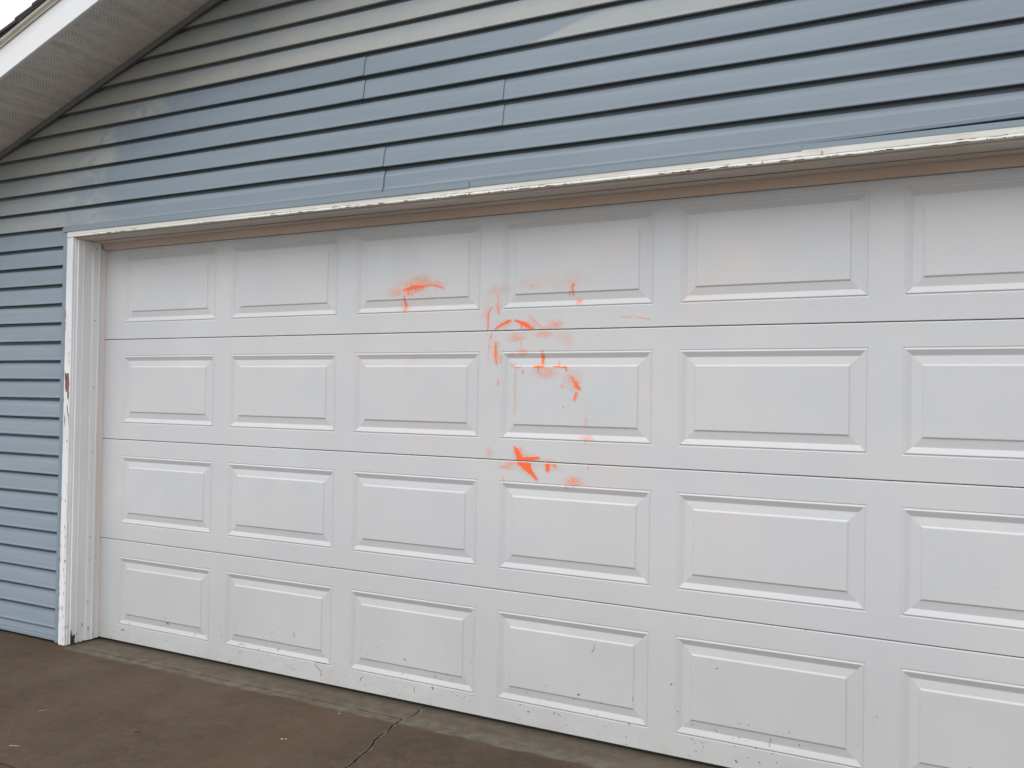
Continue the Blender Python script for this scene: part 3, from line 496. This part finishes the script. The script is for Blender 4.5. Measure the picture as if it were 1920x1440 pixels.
def paint_film():
    step = .0016
    x0, x1, z0, z1 = .75, 3.2, .30, 1.95
    nx = int((x1-x0)/step); nz = int((z1-z0)/step)
    gx = x0 + np.arange(nx)*step; gz = z0 + np.arange(nz)*step
    A = np.zeros((nz, nx))
    wx = rng.normal(size=(nz//9+2, nx//9+2)); wz = rng.normal(size=(nz//9+2, nx//9+2))
    def up_(a):      # bilinear upsample of coarse noise, gives ragged stroke edges
        iz = np.arange(nz)/9; ix = np.arange(nx)/9
        i0 = iz.astype(int); j0 = ix.astype(int); fz = (iz-i0)[:, None]; fx = (ix-j0)[None]
        return (a[i0][:, j0]*(1-fz)*(1-fx)+a[i0+1][:, j0]*fz*(1-fx)+a[i0][:, j0+1]*(1-fz)*fx+a[i0+1][:, j0+1]*fz*fx)
    dX = up_(wx)*.0008; dZ = up_(wz)*.0008
    for pts, al in STROKES:
        for (ax, az_, aw), (bx, bz, bw) in zip(pts[:-1], pts[1:]):
            R = max(aw, bw)*2.2 + .008
            i0 = max(0, int((min(ax, bx)-R-x0)/step)); i1 = min(nx, int((max(ax, bx)+R-x0)/step)+1)
            k0 = max(0, int((min(az_, bz)-R-z0)/step)); k1 = min(nz, int((max(az_, bz)+R-z0)/step)+1)
            if i0 >= i1 or k0 >= k1: continue
            X, Z = np.meshgrid(gx[i0:i1], gz[k0:k1])
            X = X + dX[k0:k1, i0:i1]; Z = Z + dZ[k0:k1, i0:i1]
            L2 = max((bx-ax)**2+(bz-az_)**2, 1e-8)
            t = np.clip(((X-ax)*(bx-ax)+(Z-az_)*(bz-az_))/L2, 0, 1)
            d = np.hypot(X-ax-t*(bx-ax), Z-az_-t*(bz-az_)); w = np.maximum(aw+t*(bw-aw), .0021)
            a = np.clip(2.3-(d/w)*1.7, 0, 1)*al
            soft = .40*al*np.exp(-(d/(w*1.2+.0028))**2)
            A[k0:k1, i0:i1] = np.maximum(A[k0:k1, i0:i1], np.maximum(a, soft))
    for hx, hz_, rx, rz, al in HAZES:
        if al < .21: al *= .6
        i0 = max(0, int((hx-2.4*rx-x0)/step)); i1 = min(nx, int((hx+2.4*rx-x0)/step)+1)
        k0 = max(0, int((hz_-2.4*rz-z0)/step)); k1 = min(nz, int((hz_+2.4*rz-z0)/step)+1)
        if i0 >= i1 or k0 >= k1: continue
        X, Z = np.meshgrid(gx[i0:i1], gz[k0:k1])
        X = X + 3*dX[k0:k1, i0:i1]; Z = Z + 3*dZ[k0:k1, i0:i1]
        a = min(.8, al*1.15)*np.exp(-(((X-hx)/rx)**2+((Z-hz_)/rz)**2)*1.1)
        A[k0:k1, i0:i1] = 1-(1-A[k0:k1, i0:i1])*(1-a)
    sz = gz/SH - np.floor(gz/SH)
    A[(sz < .008) | (sz > .992), :] = 0            # nothing bridges the joints between sections
    A[A < .035] = 0
    q = (A[:-1, :-1]+A[1:, :-1]+A[:-1, 1:]+A[1:, 1:]) > .05
    bad = (A.max(axis=1) == 0)
    kk, ii = np.nonzero(q)
    ok = ~((sz[kk] < .006) | (sz[np.minimum(kk+1, nz-1)] < .006) | (sz[kk] > .994) | (sz[np.minimum(kk+1, nz-1)] > .994))
    kk, ii = kk[ok], ii[ok]
    ids = -np.ones((nz, nx), int)
    corners = np.stack([kk*nx+ii, kk*nx+ii+1, (kk+1)*nx+ii+1, (kk+1)*nx+ii], 1)
    uniq, inv = np.unique(corners.ravel(), return_inverse=True)
    uz, ux = uniq//nx, uniq % nx
    X = gx[ux]; Z = gz[uz]
    Y = -surf_h(X, Z) - .0009
    me = bpy.data.meshes.new('spray_paint')
    nv, nf = len(uniq), len(corners)
    me.vertices.add(nv); me.vertices.foreach_set('co', np.stack([X, Y, Z], 1).ravel())
    me.loops.add(nf*4); me.loops.foreach_set('vertex_index', inv.ravel())
    me.polygons.add(nf); me.polygons.foreach_set('loop_start', np.arange(nf)*4)
    me.update(calc_edges=True)
    at = me.attributes.new('paint', 'FLOAT', 'POINT'); at.data.foreach_set('value', A[uz, ux].astype(np.float32))
    me.materials.append(M_spray); me.validate()
    o = bpy.data.objects.new('spray_paint', me); col.objects.link(o); kid(o, door)
    o['label'] = 'smeared bright orange spray paint strokes and drips'
    print('paint quads', nf)
paint_film()

# hair-thin scuffs and stuck specks on the lower door
b = MB()
for pts, w in SCUFFS:
    L = []; Rr = []
    for i, (x, z) in enumerate(pts):
        xa, za = pts[max(i-1, 0)]; xb, zb = pts[min(i+1, len(pts)-1)]
        dx, dz = xb-xa, zb-za; l = math.hypot(dx, dz) or 1
        ww = w*(.55 if i in (0, len(pts)-1) and len(pts) > 2 else 1)*random.uniform(.42, .6)
        L.append((x-dz/l*ww, z+dx/l*ww)); Rr.append((x+dz/l*ww, z-dx/l*ww))
    n = len(b.v)
    for x, z in L+Rr:
        h = float(surf_h(np.array([x]), np.array([z]))[0]); b.v.append((x, -h-.0012, z))
    m_ = len(pts)
    for i in range(m_-1): b.f.append([n+i, n+m_+i, n+m_+i+1, n+i+1])
for i in range(130):
    x = random.uniform(-.55, 3.7); z = abs(random.gauss(0, .11))+.008
    if z > .5: continue
    s_ = random.uniform(.0006, .0016); a = random.uniform(0, 3.14); e = random.uniform(1, 3.2)
    n = len(b.v)
    for t in (0, 1.57, 3.14, 4.71):
        px, pz = math.cos(t)*s_*e, math.sin(t)*s_
        xx, zz = x+px*math.cos(a)-pz*math.sin(a), z+px*math.sin(a)+pz*math.cos(a)
        h = float(surf_h(np.array([xx]), np.array([max(zz, .004)]))[0]); b.v.append((xx, -h-.0011, max(zz, .004)))
    b.f.append([n, n+1, n+2, n+3])
sc = kid(b.build('scuff_marks', M_crackm), door); tag(sc, 'thin dark scuffs and specks', kind='stuff')

# ------------------------------------------------------------ garage
garage = tag(empty('garage', (2.51, 0, 0)), 'garage front with stained blue vinyl siding, white trim and a vented rake soffit', 'garage')
XL, XR, XC = -1.95, 6.97, 2.51
SL = .342
def rake_z(x): return 3.075 + SL*(x if x < XC else 2*XC-x)
def rake_x(z): return (z-3.075)/SL
EAVE = rake_z(XL)
APEX = rake_z(XC)
OX0, OX1 = -.742, 5.762          # siding stops at the side channels
HZ = 2.181                       # underside of siding above the door

# wall behind the boards (one mesh with the door opening)
def gable_wall():
    v = []; f = []
    for y in (-.1430, -.02):
        v += [(XL, y, 0.0), (-.660, y, 0.0), (-.660, y, 2.165), (5.680, y, 2.165), (5.680, y, 0.0), (XR, y, 0.0), (XR, y, EAVE-.02), (XC, y, APEX-.02), (XL, y, EAVE-.02)]
    f.append([0, 1, 2, 8]); f.append([2, 3, 6, 7, 8]); f.append([3, 4, 5, 6])
    f.append([9, 17, 11, 10]); f.append([11, 17, 16, 15, 12]); f.append([12, 15, 14, 13])
    for a, c in ((0, 1), (1, 2), (2, 3), (3, 4), (4, 5), (5, 6), (6, 7), (7, 8), (8, 0)): f.append([a, a+9, c+9, c])
    return link_mesh('gable_wall', v, f, M_sheath)
wall = kid(gable_wall(), garage)

EXPO = .1009
BP = [(-.1560, .0040), (-.1750, .0002), (-.1768, .0016), (-.1768, .0062), (-.1748, .012), (-.1725, .030), (-.1680, .058), (-.1632, .076), (-.1612, .0855), (-.1545, .0890), (-.1475, .0925), (-.1468, .1120)]
def board(k, xa, xb, seg, cut_left=False, cut_right=False, prof=None, yoff=0., phase=0.):
    """one siding course between xa and xb; ends follow the rake where they meet it"""
    prof = prof or BP
    zb = .070 + EXPO*k
    n = max(2, int((xb-xa)/(seg*.6)))
    m = MB(); rings = []
    for i in range(n+1):
        r = []
        for (y, dz) in prof:
            z = zb+dz
            l = max(xa, rake_x(z)+.010) if cut_left else xa
            rr = min(xb, 2*XC-rake_x(z)-.010) if cut_right else xb
            if rr < l: rr = l
            x = l+(rr-l)*i/n
            wob = .0007*math.sin(x*3.1+k*1.7+phase)+.0005*math.sin(x*7.3+k*2.9)
            zw = .0009*math.sin(x*1.9+k*2.3+phase)+.0004*math.sin(x*6.1+k)
            lift = 0.
            if yoff and dz < .090:      # a lapped end springs away a little from the sheet below
                q = max(0., (x-(rr-.22))/.22); lift = -.0042*q*q
            zq = zw + (.0125*min(1., max(0., (x-2.95)/.8)) if prof is BPH and dz < .010 else 0.)
            r.append((x, y+yoff+wob+lift, z+zq))
        rings.append(r)
    m.sweep(rings, caps=False, closed=False)
    o = m.build('siding_board', M_side, smooth=False)
    # give the sheet its real thickness
    me = o.data
    o.parent = wall; o.matrix_parent_inverse = (Matrix.Translation(Vector(garage.location))).inverted() @ Matrix.Identity(4)
    o.matrix_parent_inverse = Matrix.Identity(4)
    sx = {26: .07, 25: -.20, 24: -.26, 23: -.38, 22: -.42, 21: -.40}.get(k, 99. if k >= 27 else -99.)
    if k <= 20: sx = -99.
    o['stain_x'] = float(sx); o['stain_r'] = 2.0 if k == 26 else 99.
    return o
# the last course over the door is trimmed and its edge curls over the channel
BPH = [(-.150, -.0075), (-.1745, -.0078), (-.1790, -.0070), (-.1800, .0035), (-.1790, .0060), (-.1748, .0085), (-.1735, .013), (-.1720, .030), (-.1695, .060), (-.1632, .076), (-.1612, .0855), (-.1545, .0890), (-.1475, .0925), (-.1468, .1120)]
BP0 = [(-.1560, .0015), (-.1720, .0010), (-.1745, .0030), (-.1745, .0180), (-.1725, .0195), (-.1728, .0300), (-.1695, .0480), (-.1655, .0610), (-.1590, .0660), (-.1540, .0690), (-.152, .08)]
JOINTS = {26: [1.203, 4.86], 25: [1.203, 4.86], 24: [1.882, 5.5], 23: [1.882, 5.5], 22: [1.314, 4.6], 21: [1.314, 4.6], 28: [3.1], 27: [3.1], 30: [2.2], 29: [2.2]}
for k in range(-1, 39):
    zb = .070+EXPO*k
    if k == -1:
        prof = [(y, dz+.101-.070+.0) for y, dz in BP0]
        board(k, XL, OX0, .25, prof=prof); board(k, OX1, XR, .25, prof=prof); continue
    if zb+.02 > APEX: break
    if k <= 20:
        board(k, XL, OX0, .2); board(k, OX1, XR, .2); continue
    cl = zb+.115 > EAVE-.03
    xs = [XL+.0] + JOINTS.get(k, []) + [XR]
    for i, (a, c) in enumerate(zip(xs[:-1], xs[1:])):
        last = i == len(xs)-2
        e = 0 if last else .004
        if k == 21:
            # left of the door a plain course, over the door the trimmed one
            if i == 0:
                board(k, a, OX0, .2, cl, False)
                board(k, OX0, c+e, .15, False, False, BPH, -.0012)
            elif last:
                board(k, a, OX1, .15, False, False, BPH); board(k, OX1, c, .2, False, cl)
            else: board(k, a, c+e, .15, False, False, BPH)
        else:
            board(k, a, c+e, .15, cl and i == 0, cl and last, None, -.0012 if not last else 0.)

# channels round the opening
def channel(name, pts, horizontal, a, c, mat=None, parent=wall):
    m = MB(); rings = []
    for t in jitter_line(a, c, 24):
        w = .0006*math.sin(t*2.7)
        rings.append([((t, y+w, z) if horizontal else (z, y+w, t)) for (y, z) in pts])
    m.sweep(rings)
    o = m.build(name, mat or M_jch, smooth=False); o.parent = parent; return o
channel('trim_channel', [(-.160, 2.160), (-.1845, 2.160), (-.1845, 2.1800), (-.1820, 2.1815), (-.160, 2.1815)], True, -.742, 1.742)
channel('trim_channel', [(-.160, 2.161), (-.1830, 2.161), (-.1830, 2.1805), (-.1810, 2.1820), (-.160, 2.182)], True, 1.7445, 3.018)
channel('trim_channel', [(-.160, 2.1630), (-.1815, 2.1630), (-.1815, 2.1815), (-.1790, 2.1825), (-.160, 2.1825)], True, 3.0185, 5.762)
channel('trim_channel', [(-.150, -.7415), (-.1790, -.7415), (-.1800, -.7385), (-.1800, -.7240), (-.1770, -.7125), (-.150, -.7125)], False, -.002, 2.1595)
channel('trim_channel', [(-.150, 5.7615), (-.1790, 5.7615), (-.1800, 5.7585), (-.1800, 5.7440), (-.1770, 5.7325), (-.150, 5.7325)], False, -.002, 2.1595)

# rake channel under the soffit, both slopes
for s in (1, -1):
    m = MB(); rings = []
    for t in jitter_line(0, 1, 20):
        x = (XL-.02) + (XC-XL+.02-.001)*t
        zr = rake_z(x); X = x if s > 0 else 2*XC-x
        rings.append([(X, y, zr+dz) for y, dz in ((-.152, -.001), (-.2010, -.001), (-.2010, -.007), (-.1960, -.0215), (-.1915, -.0245), (-.1875, -.022), (-.1875, -.012), (-.152, -.012))][::s])
    m.sweep(rings)
    o = m.build('rake_channel', M_jrake); o.parent = wall

# white trim: brick mould, jamb, stop, weather seal
def vprof(name, pts, z0, z1, mat, parent, n=30, wob=.0004):
    m = MB(); rings = []
    for t in jitter_line(z0, z1, n):
        rings.append([(x+wob*math.sin(t*9+i), y+wob*math.sin(t*5+i*2), t) for i, (x, y) in enumerate(pts)])
    m.sweep(rings)
    o = m.build(name, mat)
    return kid(o, parent) if parent is garage else o
def hprof(name, pts, x0, x1, mat, n=40, wob=.0004):
    m = MB(); rings = []
    for t in jitter_line(x0, x1, n):
        rings.append([(t, y+wob*math.sin(t*5+i), z+wob*math.sin(t*4+i*2)) for i, (z, y) in enumerate(pts)])
    m.sweep(rings)
    return kid(m.build(name, mat), garage)
side_trims = []
MOULD = [(-.7110, -.150), (-.7110, -.1790), (-.7095, -.1800), (-.6670, -.1800), (-.6630, -.1790), (-.6610, -.1755), (-.6605, -.1700), (-.6570, -.1665), (-.6560, -.1600), (-.6560, -.150)]
JAMB = [(-.6645, -.1495), (-.6560, -.1560), (-.6500, -.1575), (-.6470, -.1560), (-.6465, -.1270), (-.6440, -.1255), (-.6440, -.1225), (-.6465, -.1205), (-.6465, -.010), (-.6645, -.010)]
STOP = [(-.6463, -.0180), (-.6463, -.0760), (-.6420, -.0775), (-.6400, -.0755), (-.6395, -.0715), (-.6385, -.0700), (-.6370, -.0420), (-.6345, -.0400), (-.6345, -.0360), (-.6370, -.0260)]
SEAL = [(-.6455, -.0100), (-.6420, -.0255), (-.6385, -.0255), (-.6375, -.0220), (-.6305, -.0030), (-.6300, -.0008), (-.6330, -.0006), (-.6455, -.0030)]
mir = lambda P: [(5.021-x, y) for x, y in P][::-1]
for P in (MOULD, mir(MOULD)): side_trims.append(vprof('side_trim', P, -.0085, 2.1295 if P is MOULD else 2.1295, M_trim, garage))
for P in (JAMB, mir(JAMB)): vprof('side_jamb', P, -.0060, 2.1200, M_jamb, garage)
for P in (STOP, mir(STOP)): vprof('door_stop', P, -.0040, 2.1190, M_jamb, garage)
for P in (SEAL, mir(SEAL)): vprof('weather_seal', P, -.0020, 2.0870, M_seal, garage)
header = hprof('header_trim', [(2.1640, -.150), (2.1640, -.1800), (2.1430, -.1800), (2.1405, -.1788), (2.1390, -.1800), (2.1345, -.1840), (2.1310, -.1838), (2.1296, -.1800), (2.1296, -.1680), (2.1330, -.1620), (2.1330, -.150)], -.7110, 5.732, M_head, n=120, wob=.0006)
hprof('header_jamb', [(2.1325, -.1615), (2.1225, -.1600), (2.1220, -.020), (2.1640, -.020), (2.1640, -.1490), (2.1325, -.1490)], -.6640, 5.684, M_hjamb)
hprof('head_stop', [(2.1212, -.0780), (2.1190, -.0790), (2.1165, -.0770), (2.1155, -.0300), (2.1212, -.0250)], -.6398, 5.660, M_hjamb)
hprof('head_seal', [(2.1150, -.0310), (2.1150, -.0240), (2.0850, -.0060), (2.0825, -.0090), (2.0828, -.0120)], -.6330, 5.652, M_sealtop)

# nails on the stop
for z in (2.085, 1.699, 1.343, 1.000, .543, .420):
    m = MB(); n = 8
    y0 = -.058; x0 = -.6383
    r0 = [(x0, y0+.0034*math.cos(a), z+.0034*math.sin(a)) for a in [2*math.pi*i/n for i in range(n)]]
    r1 = [(x0+.0016, y0+.0026*math.cos(a), z+.0026*math.sin(a)) for a in [2*math.pi*i/n for i in range(n)]]
    m.sweep([r0, r1]); kid(m.build('nail_head', M_nail), garage)

# peeled paint: thin patches of bare wood, slightly proud so they sit on the painted face
def flat_patch(name, polys, to3, mat, parent):
    v = []; f = []
    for P in polys:
        n = len(v); v += [to3(p) for p in P]; f.append(list(range(n, n+len(P))))
    o = link_mesh(name, v, f, mat)
    o.parent = parent
    o.matrix_parent_inverse = Matrix.Translation(-Vector(garage.location))
    return o
tr = side_trims[0]
for i in range(60):      # slivers lifted along both edges of the left casing
    z = random.choice((random.uniform(.0, .5), random.uniform(.1, 1.15), random.uniform(1.2, 1.75)))
    L = random.uniform(.004, .03); w = random.uniform(.0008, .0028)
    x = -.7100 + abs(random.gauss(0, .0022)) if random.random() < .45 else -.6700 - abs(random.gauss(0, .004))
    top = [(x+w*random.uniform(-.2, .2), z+L)]; rt = [(x+w*random.uniform(.3, 1), z+L*t) for t in (.7, .35)]; bo = [(x, z)]; lf = [(x-w*random.uniform(.1, .8), z+L*t) for t in (.4, .75)]
    PEELS.append(top+rt+bo+lf)
p = flat_patch('bare_wood', PEELS, lambda q: (min(q[0], -.6655), -.1808, q[1]), M_wood, tr); p['kind'] = 'stuff'; p.matrix_parent_inverse = Matrix.Identity(4)
jm_ = [ROT]
p = flat_patch('rotten_wood', jm_, lambda q: (-.6430, q[0], max(q[1], -.009)), M_rot, tr); p.matrix_parent_inverse = Matrix.Identity(4)
p = flat_patch('jamb_marks', JMARKS, lambda q: (-.6432 if q[0] < -.08 else -.6375, q[0], q[1]), M_crackm, tr); p['kind'] = 'stuff'; p.matrix_parent_inverse = Matrix.Identity(4)
# flaking along the lower bead of the header
def xw(u): # spots along the header where the paint has gone, metres
    return u
SPOTS = [(-.52, -.16, .55), (-.10, .02, .25), (.18, .42, .35), (.55, .95, .75), (1.02, 1.35, .55), (1.40, 1.75, .75), (1.80, 2.10, .65), (2.15, 2.45, .25), (2.50, 3.05, .75), (3.05, 3.35, .7), (3.38, 3.75, .55), (3.8, 5.6, .4)]
polys = []; polys2 = []
for x0, x1, dens in SPOTS:
    for i in range(int((x1-x0)*dens*110)):
        x = random.uniform(x0, x1); L = random.choice((.004, .007, .012, .02, .035))*random.uniform(.6, 1.3)
        low = random.random() < .62
        z = random.uniform(2.1305, 2.1335) if low else random.gauss(2.1405, .0012)
        h = random.choice((random.uniform(.0010, .0030), random.uniform(.0020, .0048))) if low else random.uniform(.0005, .0017)
        n = random.randint(4, 7); top = []; bot = []
        for j in range(n+1):
            xx = x+L*(j/n-.5)
            e = math.sqrt(max(0, 1-(2*j/n-1)**2))
            top.append((xx, z+h*e*random.uniform(.3, 1))); bot.append((xx, z-h*e*random.uniform(.3, 1)))
        P = top+bot[::-1][1:-1] if n > 1 else top
        (polys if low else polys2).append(P)
p = flat_patch('bare_wood', polys, lambda q: (q[0], -.1852, q[1]), M_wood, header); p['kind'] = 'stuff'; p.matrix_parent_inverse = Matrix.Identity(4)
p = flat_patch('bare_wood', polys2, lambda q: (q[0], -.1812, q[1]), M_wood, header); p['kind'] = 'stuff'; p.matrix_parent_inverse = Matrix.Identity(4)
m = MB(); n = 8
m.sweep([[(3.083+.003*math.cos(a), y, 2.149+.003*math.sin(a)) for a in [2*math.pi*i/n for i in range(n)][::-1]] for y in (-.1795, -.1815)])
kid(m.build('nail_head', M_nail), garage)

# ------------------------------------------------------------ roof, soffit, fascia
OV = -.570
def both(fn):
    fn(1); fn(-1)
def X_(x, s): return x if s > 0 else 2*XC-x
XE = -2.42                        # eave
roof = MB()
for s in (1, -1):
    pts = []
    a = [(X_(XE, s), OV+.004, rake_z(XE)+.118), (X_(XC, s), OV+.004, APEX+.118), (X_(XC, s), 6.9, APEX+.118), (X_(XE, s), 6.9, rake_z(XE)+.118)]
    t = [(x, y, z+.038) for x, y, z in a]
    if s < 0: a = a[::-1]; t = t[::-1]
    roof.hexa(a+t)
roof = kid(roof.build('roof', M_drip), garage)
# soffit panels: each 305 mm panel carries three V-grooves, runs from wall to fascia
soff = MB(); soff.box(XL, XR, -.562, -.552, 0, .001)
pitch = .0965
def soffit_panel(x0, s):
    rings = []
    prof = []
    for j in range(3):
        b0 = x0+j*pitch
        prof += [(b0+.000, 0), (b0+.0035, .0055), (b0+.007, 0), (b0+pitch*.5-.002, 0), (b0+pitch*.5, .0015), (b0+pitch*.5+.002, 0)]
    prof += [(x0+3*pitch-.0012, 0)]
    for y in (-.5665, -.45, -.33, -.1995):
        rings.append([(X_(x, s), y, rake_z(x)+dz+.0005) for x, dz in prof])
    m = MB(); m.sweep(rings if s < 0 else rings[::-1], caps=False, closed=False)
    o = m.build('soffit_panel', M_soffit); o.parent = roof; return o
x = -2.41
while x+3*pitch < XC+.02:
    for s in (1, -1): soffit_panel(x, s)
    x += 3*pitch
# fascia: aluminium-clad board with a fold line, drip edge above
for s in (1, -1):
    def bar(name, prof, mat, x0=XE, x1=XC):
        m = MB(); rings = []
        for t in jitter_line(0, 1, 30):
            xx = x0+(x1-x0)*t; w = .0008*math.sin(xx*4.3)
            rings.append([(X_(xx, s), y+w, rake_z(xx)+dz) for y, dz in prof][::s])
        m.sweep(rings); o = m.build(name, mat); o.parent = roof; return o
    bar('fascia', [(-.5660, -.006), (-.5660, .1500), (-.5790, .1500), (-.5790, .0840), (-.5830, .0800), (-.5830, -.0030), (-.5790, -.006)], M_fascia)
    bar('drip_edge', [(-.5700, .1520), (-.5700, .1680), (-.6020, .1680), (-.6035, .1640), (-.6000, .1560), (-.5900, .1535), (-.5850, .1420), (-.5835, .1420), (-.5835, .1520)], M_drip)
    # shingle courses, stepped along the rake edge
    ex = .128
    xs_ = XE-.03; i = 0
    while xs_ < XC-.02:
        xa, xb = xs_, min(xs_+ex*2.1, XC)
        y0 = -.612+random.uniform(-.003, .003)
        def P(x_, dz, y_): return (X_(x_, s), y_, rake_z(x_)+dz)
        th = .013; z_a = .1880; z_b = .1690
        lo = [P(xa, z_a, y0), P(xb, z_b+.003, y0), P(xb, z_b+.003, 6.9), P(xa, z_a, 6.9)]
        hi = [P(xa, z_a+th, y0), P(xb, z_b+.003+th, y0), P(xb, z_b+.003+th, 6.9), P(xa, z_a+th, 6.9)]
        m = MB()
        if s < 0: lo = lo[::-1]; hi = hi[::-1]
        m.hexa(lo+hi); o = m.build('shingle_course', M_shingle); o.parent = roof
        xs_ += ex; i += 1
    bar('starter_strip', [(-.5700, .1690), (-.5700, .1860), (-.6080, .1860), (-.6080, .1690)], M_shingle)
# eave soffit return at the low end, side and rear walls
m = MB(); m.box(XL+.001, XL+.10, -.149, 6.5, 0, EAVE-.03); kid(m.build('side_wall', M_side), garage)
m = MB(); m.box(XR-.10, XR-.001, -.149, 6.5, 0, EAVE-.03); kid(m.build('side_wall', M_side), garage)
m = MB(); n = len(m.v)
m.v += [(XL, 6.501, 0), (XR, 6.501, 0), (XR, 6.501, EAVE), (XC, 6.501, APEX), (XL, 6.501, EAVE)]; m.f.append([0, 4, 3, 2, 1]); kid(m.build('rear_wall', M_side), garage)
m = MB()
for xx in (XL, XR): m.box(xx-.045, xx+.045, -.19, -.10, 0, EAVE-.035)
kid(m.build('corner_trim', M_jch), garage)
for s in (1, -1):
    m = MB(); xs2 = sorted((X_(XE, s), X_(XL-.05, s)))
    m.box(xs2[0], xs2[1], -.1995, 6.6, rake_z(XE)-.005, rake_z(XE)+.004); o = m.build('eave_soffit', M_fascia); o.parent = roof
    m = MB(); xs2 = sorted((X_(XE-.02, s), X_(XE, s)))
    m.box(xs2[0], xs2[1], -.566, 6.85, rake_z(XE)-.02, rake_z(XE)+.117); o = m.build('eave_fascia', M_fascia); o.parent = roof

# ------------------------------------------------------------ litter on the concrete
def blob(name, x, y, r, e, a, h, mat, label, cat, group=None, seg=9):
    v = []; f = []
    for i in range(seg):
        t = 2*math.pi*i/seg; rr = random.uniform(.65, 1.15)
        px, py = math.cos(t)*r*e*rr, math.sin(t)*r*rr
        v.append((px*math.cos(a)-py*math.sin(a), px*math.sin(a)+py*math.cos(a), .0002+random.uniform(0, h*.2)))
    for i in range(seg): v.append((v[i][0]*.6, v[i][1]*.6, h*random.uniform(.7, 1.1)))
    f = [[i, (i+1) % seg, seg+(i+1) % seg, seg+i] for i in range(seg)] + [list(range(seg, 2*seg))] + [list(range(seg))[::-1]]
    o = link_mesh(name, v, f, mat); o.location = (x, y, GZ)
    return tag(o, label, cat, group)
blob('dead_leaf', .631, -.793, .0075, 2.0, .9, .006, M_leaf, 'small curled dark brown leaf lying alone on the driveway', 'leaf')
blob('paint_flake', 1.169, -.566, .0042, 1.4, .3, .003, M_flake, 'white paint flake on the brown concrete left of the crack, bigger of the touching pair', 'paint flake')
blob('paint_flake', 1.181, -.558, .0032, 1.3, 1.2, .002, M_flake, 'tiny white paint flake touching the bigger flake on the driveway', 'paint flake')
blob('pebble', 1.188, -.2405, .0028, 1.2, 1.2, .002, M_flake, 'tiny pale pebble beside the joint near the door, left of the crack', 'pebble')
blob('pebble', .331, -.7255, .0030, 1.3, .4, .003, M_leaf, 'tiny dark pebble on the driveway further left than the dead leaf', 'pebble')
def straw(x0, y0, x1, y1, r, label):
    m = MB(); rings = []
    for t in (0, .35, .7, 1):
        x = x0+(x1-x0)*t; y = y0+(y1-y0)*t + .002*math.sin(t*3)
        rr = r*(1-.6*t)
        rings.append([(x+rr*math.cos(a), y+rr*math.sin(a)*.6, GZ+rr*1.1+rr*math.sin(a)) for a in (0, 1.57, 3.14, 4.71)])
    m.sweep(rings); tag(m.build('dry_grass_blade', M_straw), label, 'grass blade')
straw(.098, -.838, .112, -.806, .0014, 'short dry straw blade lying in the left of the driveway, upper of two')
straw(.338, -1.118, .371, -1.100, .0016, 'short dry straw blade near the joint strip at bottom left')
# overspray specks of orange on the concrete
def M_or():
    k = N('orange_speck'); k.color((.40, .10, .04)); k.rough(.8); return k.m
mo = M_or(); b = MB()
for cx, cy, n_, sp, sz in ((.375, -.045, 3, .004, .0028), (.2188, -.3008, 16, .026, .0022), (.0554, -.3958, 12, .024, .0020), (1.30, -.155, 8, .012, .0018)):
    for i in range(n_):
        x = cx+random.gauss(0, sp); y = cy+random.gauss(0, sp*.35); n = len(b.v)
        e = random.uniform(1, 2.4); s_ = sz*random.uniform(.4, 1)
        b.v += [(x-s_*e, y, GZ+.0012), (x, y-s_, GZ+.0012), (x+s_*e, y, GZ+.0012), (x, y+s_, GZ+.0012)]; b.f.append([n, n+1, n+2, n+3])
tag(kid(b.build('orange_specks', mo), driveway), kind='stuff')
